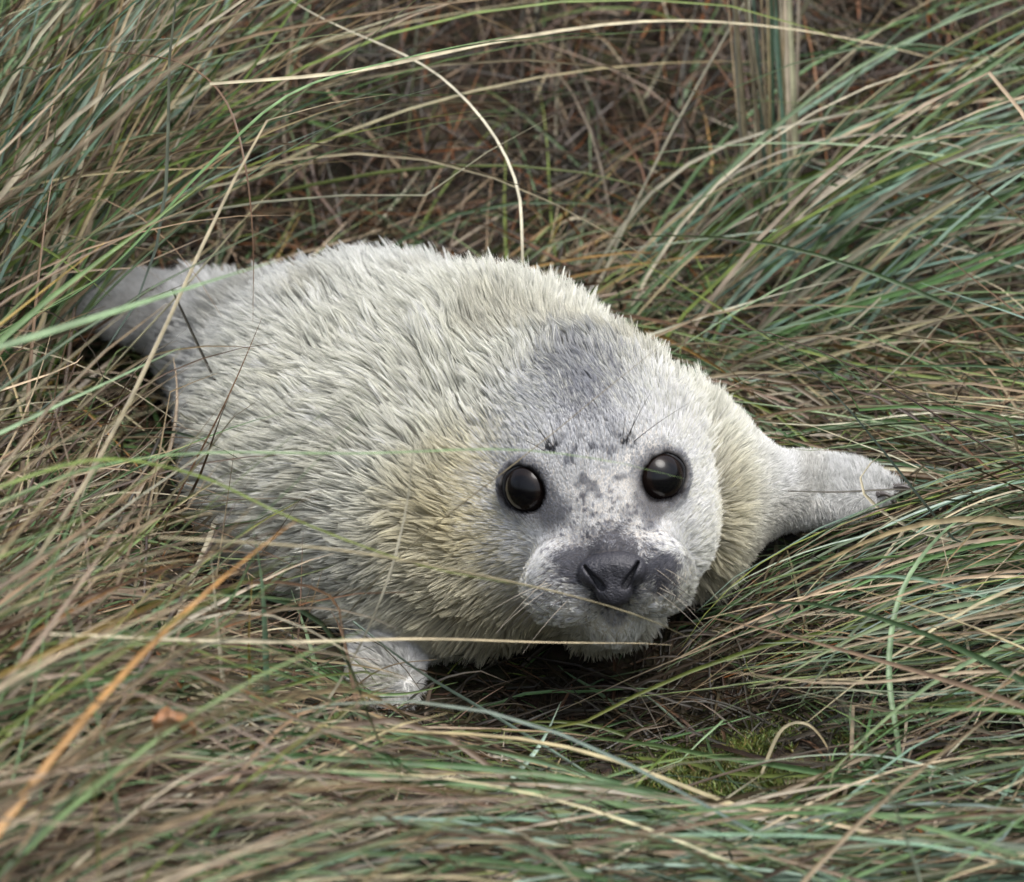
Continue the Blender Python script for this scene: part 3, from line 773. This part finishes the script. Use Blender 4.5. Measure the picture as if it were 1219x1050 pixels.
tussock('broad leaved tan and olive tussock standing before the pup\'s hindquarters', (-0.55, -0.75), join(
    field(170, (-0.85, -0.46), (-1.25, -0.55), 35, 18, (30, 52), (0, 32), (0.45, 0.95), (0.004, 0.0080), {'tan': 4, 'green': 3, 'straw': 2, 'gold': 0.5}, seg=13),
    field(70, (-0.75, -0.42), (-1.4, -0.9), 20, 14, (25, 40), (-5, 20), (0.35, 0.6), (0.004, 0.007), {'tan': 4, 'green': 3, 'straw': 2}, seg=13, leave=0.08, poly=CLEAR_LEFT),
    field(70, (-0.60, -0.36), (-0.9, -0.3), 35, 22, (25, 50), (-10, 25), (0.3, 0.55), (0.003, 0.005), {'tan': 4, 'green': 3, 'straw': 2, 'brown': 1}, seg=13, leave=0.04, poly=CLEAR_LEFT),
    field(110, (-0.62, -0.28), (-0.85, -0.42), 20, 22, (30, 62), (-5, 35), (0.28, 0.50), (0.0018, 0.0036), {'tan': 3, 'green': 4, 'straw': 2}, seg=13, poly=FACE)), 170)
tussock('flattened pinkish brown tussock sweeping low beside the pup\'s flank', (-0.5, -0.4), join(
    field(900, (-0.85, -0.22), (-0.75, -0.05), 12, 30, (5, 42), (-35, 12), (0.22, 0.6), (0.0024, 0.0054), {'tan': 5, 'brown': 3, 'straw': 2.4, 'green': 3.2, 'rust': 0.4}, seg=13, hmax=0.06, wig=0.2, leave=0.03, poly=CLEAR_LEFT),
    field(420, (-0.65, -0.26), (-0.35, 0.25), 30, 70, (20, 80), (-30, 50), (0.15, 0.42), (0.002, 0.0044), {'tan': 3, 'brown': 3, 'straw': 2, 'green': 2, 'dark': 1.5}, seg=13, leave=0.03, wig=0.18, poly=CLEAR_LEFT),
    field(650, (-0.95, -0.1), (-1.3, -0.62), 8, 24, (2, 26), (-22, 6), (0.3, 0.7), (0.003, 0.0062), {'tan': 6, 'brown': 3, 'straw': 1.8, 'green': 3.0}, seg=13, hmax=0.07, wig=0.16)), 290)
tussock('long combed green and straw blades draping away from beneath the pup\'s right flipper', (0.6, 0.15), join(
    field(800, (0.34, 0.90), (-0.10, 0.30), 204, 9, (18, 44), (-42, -12), (0.38, 0.72), (0.0018, 0.0052), {'green': 5, 'blue': 2.5, 'straw': 3.4, 'tan': 1.5}, power=0.8, seg=13, hmax=0.10, wig=0.08),
    field(170, (0.45, 0.90), (-0.4, 0.1), 190, 30, (20, 55), (-40, 10), (0.35, 0.7), (0.0026, 0.0048), MIXED, seg=13, hmax=0.06, wig=0.18)), 280)
tussock('loose tussock of arching green blades fanning out behind the pup\'s shoulder', (0.14, 0.62), join(
    field(100, (0.04, 0.26), (0.46, 0.66), 8, 18, (42, 68), (-28, 6), (0.45, 0.85), (0.0020, 0.0050), {'green': 6, 'blue': 2, 'straw': 4}, seg=13),
    field(60, (0.06, 0.34), (0.40, 0.64), 5, 26, (18, 42), (-24, 4), (0.35, 0.75), (0.0026, 0.0046), {'green': 4, 'blue': 1, 'straw': 3, 'tan': 2}, seg=13, wig=0.18),
    field(40, (0.5, 0.9), (0.35, 0.8), 175, 22, (15, 55), (-35, 0), (0.40, 0.80), (0.0026, 0.0046), {'green': 4, 'blue': 2, 'straw': 4}, seg=13, wig=0.18)), 220)
tussock('upright bundle of pale straight stems on the bank', (0.27, 0.95), join(
    field(24, (0.215, 0.258), (0.64, 0.70), 150, 30, (80, 92), (80, 90), (0.30, 0.62), (0.003, 0.0055), {'straw': 6, 'blue': 2}, seg=10, wig=0.03),
    field(45, (0.18, 0.75), (0.8, 1.3), 60, 90, (50, 88), (0, 70), (0.3, 0.7), (0.0024, 0.0044), MIXED, seg=10)), 100)
tussock('grey green blades lying level in a sheaf along the open ground before the moss', (0.35, -0.55), join(
    field(330, (0.22, 0.85), (-0.72, -0.36), 182, 18, (4, 30), (-22, 8), (0.3, 0.7), (0.0024, 0.0064), {'green': 5, 'blue': 4, 'straw': 2.4, 'tan': 1.4}, seg=13, hmax=0.05, wig=0.15),
    field(200, (-0.3, 0.35), (-0.8, -0.42), 2, 20, (4, 26), (-20, 6), (0.3, 0.6), (0.0026, 0.0052), {'green': 5, 'blue': 3, 'straw': 2, 'tan': 3}, seg=13, hmax=0.04, wig=0.15)), 220)

# --- single blades one can follow by eye
def spline(pts, n=22):
    pts = np.asarray(pts); t = np.concatenate([[0], np.cumsum(np.linalg.norm(np.diff(pts, axis=0), axis=1))]); t /= t[-1]
    Pp = np.concatenate([[2 * pts[0] - pts[1]], pts, [2 * pts[-1] - pts[-2]]]); out = []
    for s in np.linspace(0, 1, n):
        k = min(np.searchsorted(t, s, side='right') - 1, len(pts) - 2); f = (s - t[k]) / (t[k + 1] - t[k])
        a, b, c, d = Pp[k], Pp[k + 1], Pp[k + 2], Pp[k + 3]
        out.append(0.5 * ((2 * b) + (c - a) * f + (2 * a - 5 * b + 4 * c - d) * f * f + (3 * b - 3 * c + d - a) * f ** 3))
    return np.array(out)
def lone(label, pts, W, pal, k=0, name='grass_blade'):
    P = spline([at(*p) for p in pts])[None]; c = np.array(PAL[pal][k])[None]
    V, C = blade_geo(P, np.array([W]), c, dry=0.35)
    m = mk_mesh(name, V[0], blade_faces(P.shape[1]), M_BLADE); vcol(m, C[0])
    o = link(name, m); o['label'] = label; o['category'] = 'grass blade'; o['group'] = 'single grass blades across the pup'
lone('orange tinged dry blade crossing below the pup\'s muzzle', [(190, 640, -0.62), (400, 655, -0.52), (560, 683, -0.42), (690, 712, -0.34), (790, 745, -0.28), (870, 790, -0.22), (930, 850, -0.2)], 0.0034, 'straw', 0)
lone('long straight pale blade level with the dark gap under the chin', [(60, 755, -0.62), (300, 765, -0.5), (500, 761, -0.42), (650, 765, -0.34), (770, 766, -0.28), (800, 768, -0.27)], 0.0034, 'straw', 1)
lone('thin green blade lying across the pup\'s brow', [(-30, 610, -0.55), (100, 560, -0.5), (230, 540, -0.45), (430, 540, -0.42), (600, 535, -0.38), (720, 548, -0.35), (815, 570, -0.32)], 0.0022, 'green', 1)
lone('curved straw stalk leaning before the pup\'s chest', [(330, 915, -0.32), (400, 820, -0.32), (455, 710, -0.34), (483, 610, -0.32), (493, 520, -0.31), (492, 470, -0.30)], 0.0036, 'straw', 3)
lone('pale blue green blade slanting down from the pup\'s left flipper', [(420, 740, -0.20), (500, 800, -0.22), (600, 860, -0.25), (690, 915, -0.28), (760, 965, -0.33)], 0.0040, 'blue', 2)
lone('tan blade leaning across the pup\'s left flipper', [(395, 850, -0.14), (430, 812, -0.13), (468, 792, -0.12), (520, 785, -0.11)], 0.0030, 'tan', 2)
lone('green blade crossing low over the left flipper', [(380, 800, -0.16), (430, 822, -0.15), (480, 826, -0.14), (545, 812, -0.13)], 0.0030, 'green', 1)
lone('short pale cut blade standing in the gap before the chin', [(590, 950, -0.30), (640, 890, -0.26), (668, 835, -0.22)], 0.0040, 'blue', 2)
lone('straw loop curling over the pup\'s right flipper', [(1240, 650, 0.0), (1120, 640, 0.01), (1055, 612, 0.05), (1025, 580, 0.07), (1035, 553, 0.09), (1075, 535, 0.12), (1200, 530, 0.15), (1260, 535, 0.17)], 0.0026, 'straw', 1)
lone('dark thin stem lying straight across the right flipper', [(938, 585, 0.07), (1000, 586, 0.08), (1075, 583, 0.09), (1150, 588, 0.12), (1240, 600, 0.14)], 0.0022, 'dark', 0)
lone('stout green blade arching up beside the right flipper', [(1075, 940, -0.29), (1068, 880, -0.28), (1058, 800, -0.24), (1068, 720, -0.2), (1100, 660, -0.16), (1150, 615, -0.1), (1240, 585, -0.02)], 0.0044, 'green', 3)
lone('green yellow blade arching in from the flattened tussock over the flank', [(-30, 590, -0.62), (110, 548, -0.56), (230, 565, -0.5), (330, 610, -0.47), (430, 650, -0.44), (520, 678, -0.41), (640, 700, -0.38)], 0.0034, 'green', 4)
lone('white straw stem bowing in a tall hook above the pup\'s back', [(622, 350, 0.35), (621, 285, 0.36), (616, 225, 0.38), (590, 165, 0.41), (545, 110, 0.44), (490, 70, 0.47), (380, 20, 0.52), (300, -30, 0.55)], 0.0030, 'straw', 3)
lone('very long straw stem bridging the whole bank in one shallow arc', [(250, 100, 0.2), (420, 85, 0.3), (600, 48, 0.42), (760, 26, 0.52), (900, 30, 0.62), (1040, 52, 0.7), (1160, 84, 0.78), (1260, 110, 0.85)], 0.0034, 'straw', 1)
lone('long green blade rising from the tail tussock in an even arc', [(-20, 405, 0.1), (120, 330, 0.1), (250, 195, 0.12), (350, 110, 0.16), (480, 70, 0.22), (620, 40, 0.3)], 0.0040, 'green', 1)
lone('thick tan blade slanting up past the tail tussock', [(-20, 255, -0.7), (90, 180, -0.65), (190, 95, -0.62), (280, 25, -0.6), (330, -25, -0.58)], 0.0085, 'tan', 2)
lone('broad olive blade leaning low before the pup\'s hind flippers', [(-20, 420, -0.55), (110, 380, -0.5), (220, 345, -0.45), (330, 310, -0.4)], 0.0062, 'green', 3)
lone('dark dry stem hanging before the pup\'s rump', [(120, 60, 0.34), (215, 75, 0.30), (268, 120, 0.26), (292, 200, 0.22), (301, 290, 0.2), (301, 385, 0.19)], 0.0030, 'brown', 2)
lone('dark stalk leaning across the pup\'s rump', [(205, 345, 0.25), (245, 430, 0.22), (290, 520, 0.18), (330, 580, 0.15)], 0.0024, 'dark', 0)
lone('pale bluish blade reaching across the bank behind the loose tussock', [(955, 195, 0.6), (1040, 222, 0.58), (1130, 243, 0.56), (1240, 255, 0.55)], 0.0040, 'blue', 2)
lone('straw hoop rooted in the moss', [(905, 925, -0.25), (930, 870, -0.24), (960, 862, -0.24), (985, 890, -0.24), (990, 925, -0.25)], 0.0028, 'straw', 0)
lone('upright gold banded blade in the flattened tussock', [(302, 915, -0.33), (299, 830, -0.33), (297, 745, -0.335), (301, 680, -0.34)], 0.0050, 'gold', 0)
lone('upright blue green blade in the flattened tussock', [(320, 912, -0.31), (317, 800, -0.32), (312, 700, -0.33), (298, 610, -0.35)], 0.0046, 'blue', 1)
lone('upright bleached blade in the flattened tussock', [(276, 905, -0.34), (264, 800, -0.35), (256, 715, -0.36), (250, 650, -0.37)], 0.0036, 'straw', 3)

# --- dead leaves
def dead_leaf(label, px, py, Y, size, col, rot):
    c = at(px, py, Y); n = 9; V, Fc = [], []
    for i in range(n):
        t = i / (n - 1); hw = size * 0.38 * math.sin(math.pi * (0.06 + 0.9 * t)) * (1 + 0.25 * math.sin(9 * t))
        for j in range(5):
            s = (j - 2) / 2
            V.append((size * (t - 0.5), hw * s, size * (0.30 * s * s + 0.25 * math.sin(3 * t + 0.5) + 0.05 * math.sin(14 * t + 3 * s))))
    for i in range(n - 1):
        for j in range(4): Fc.append((i * 5 + j, i * 5 + j + 1, (i + 1) * 5 + j + 1, (i + 1) * 5 + j))
    V = np.array(V); ca_, sa = math.cos(rot), math.sin(rot)
    V = np.stack([V[:, 0] * ca_ - V[:, 1] * sa, V[:, 0] * sa + V[:, 1] * ca_, V[:, 2]], -1) + c
    m = mk_mesh('dead_leaf', V, np.array(Fc), M_BLADE); vcol(m, np.repeat(np.array([col]), len(V), 0))
    o = link('dead_leaf', m); o['label'] = label; o['category'] = 'leaf'
dead_leaf('curled brown dead leaf caught in the combed blades', 1140, 805, -0.10, 0.030, (0.20, 0.115, 0.065), 0.5)
dead_leaf('small orange leaf scrap caught in the flattened tussock', 208, 876, -0.62, 0.030, (0.33, 0.14, 0.045), 0.15)
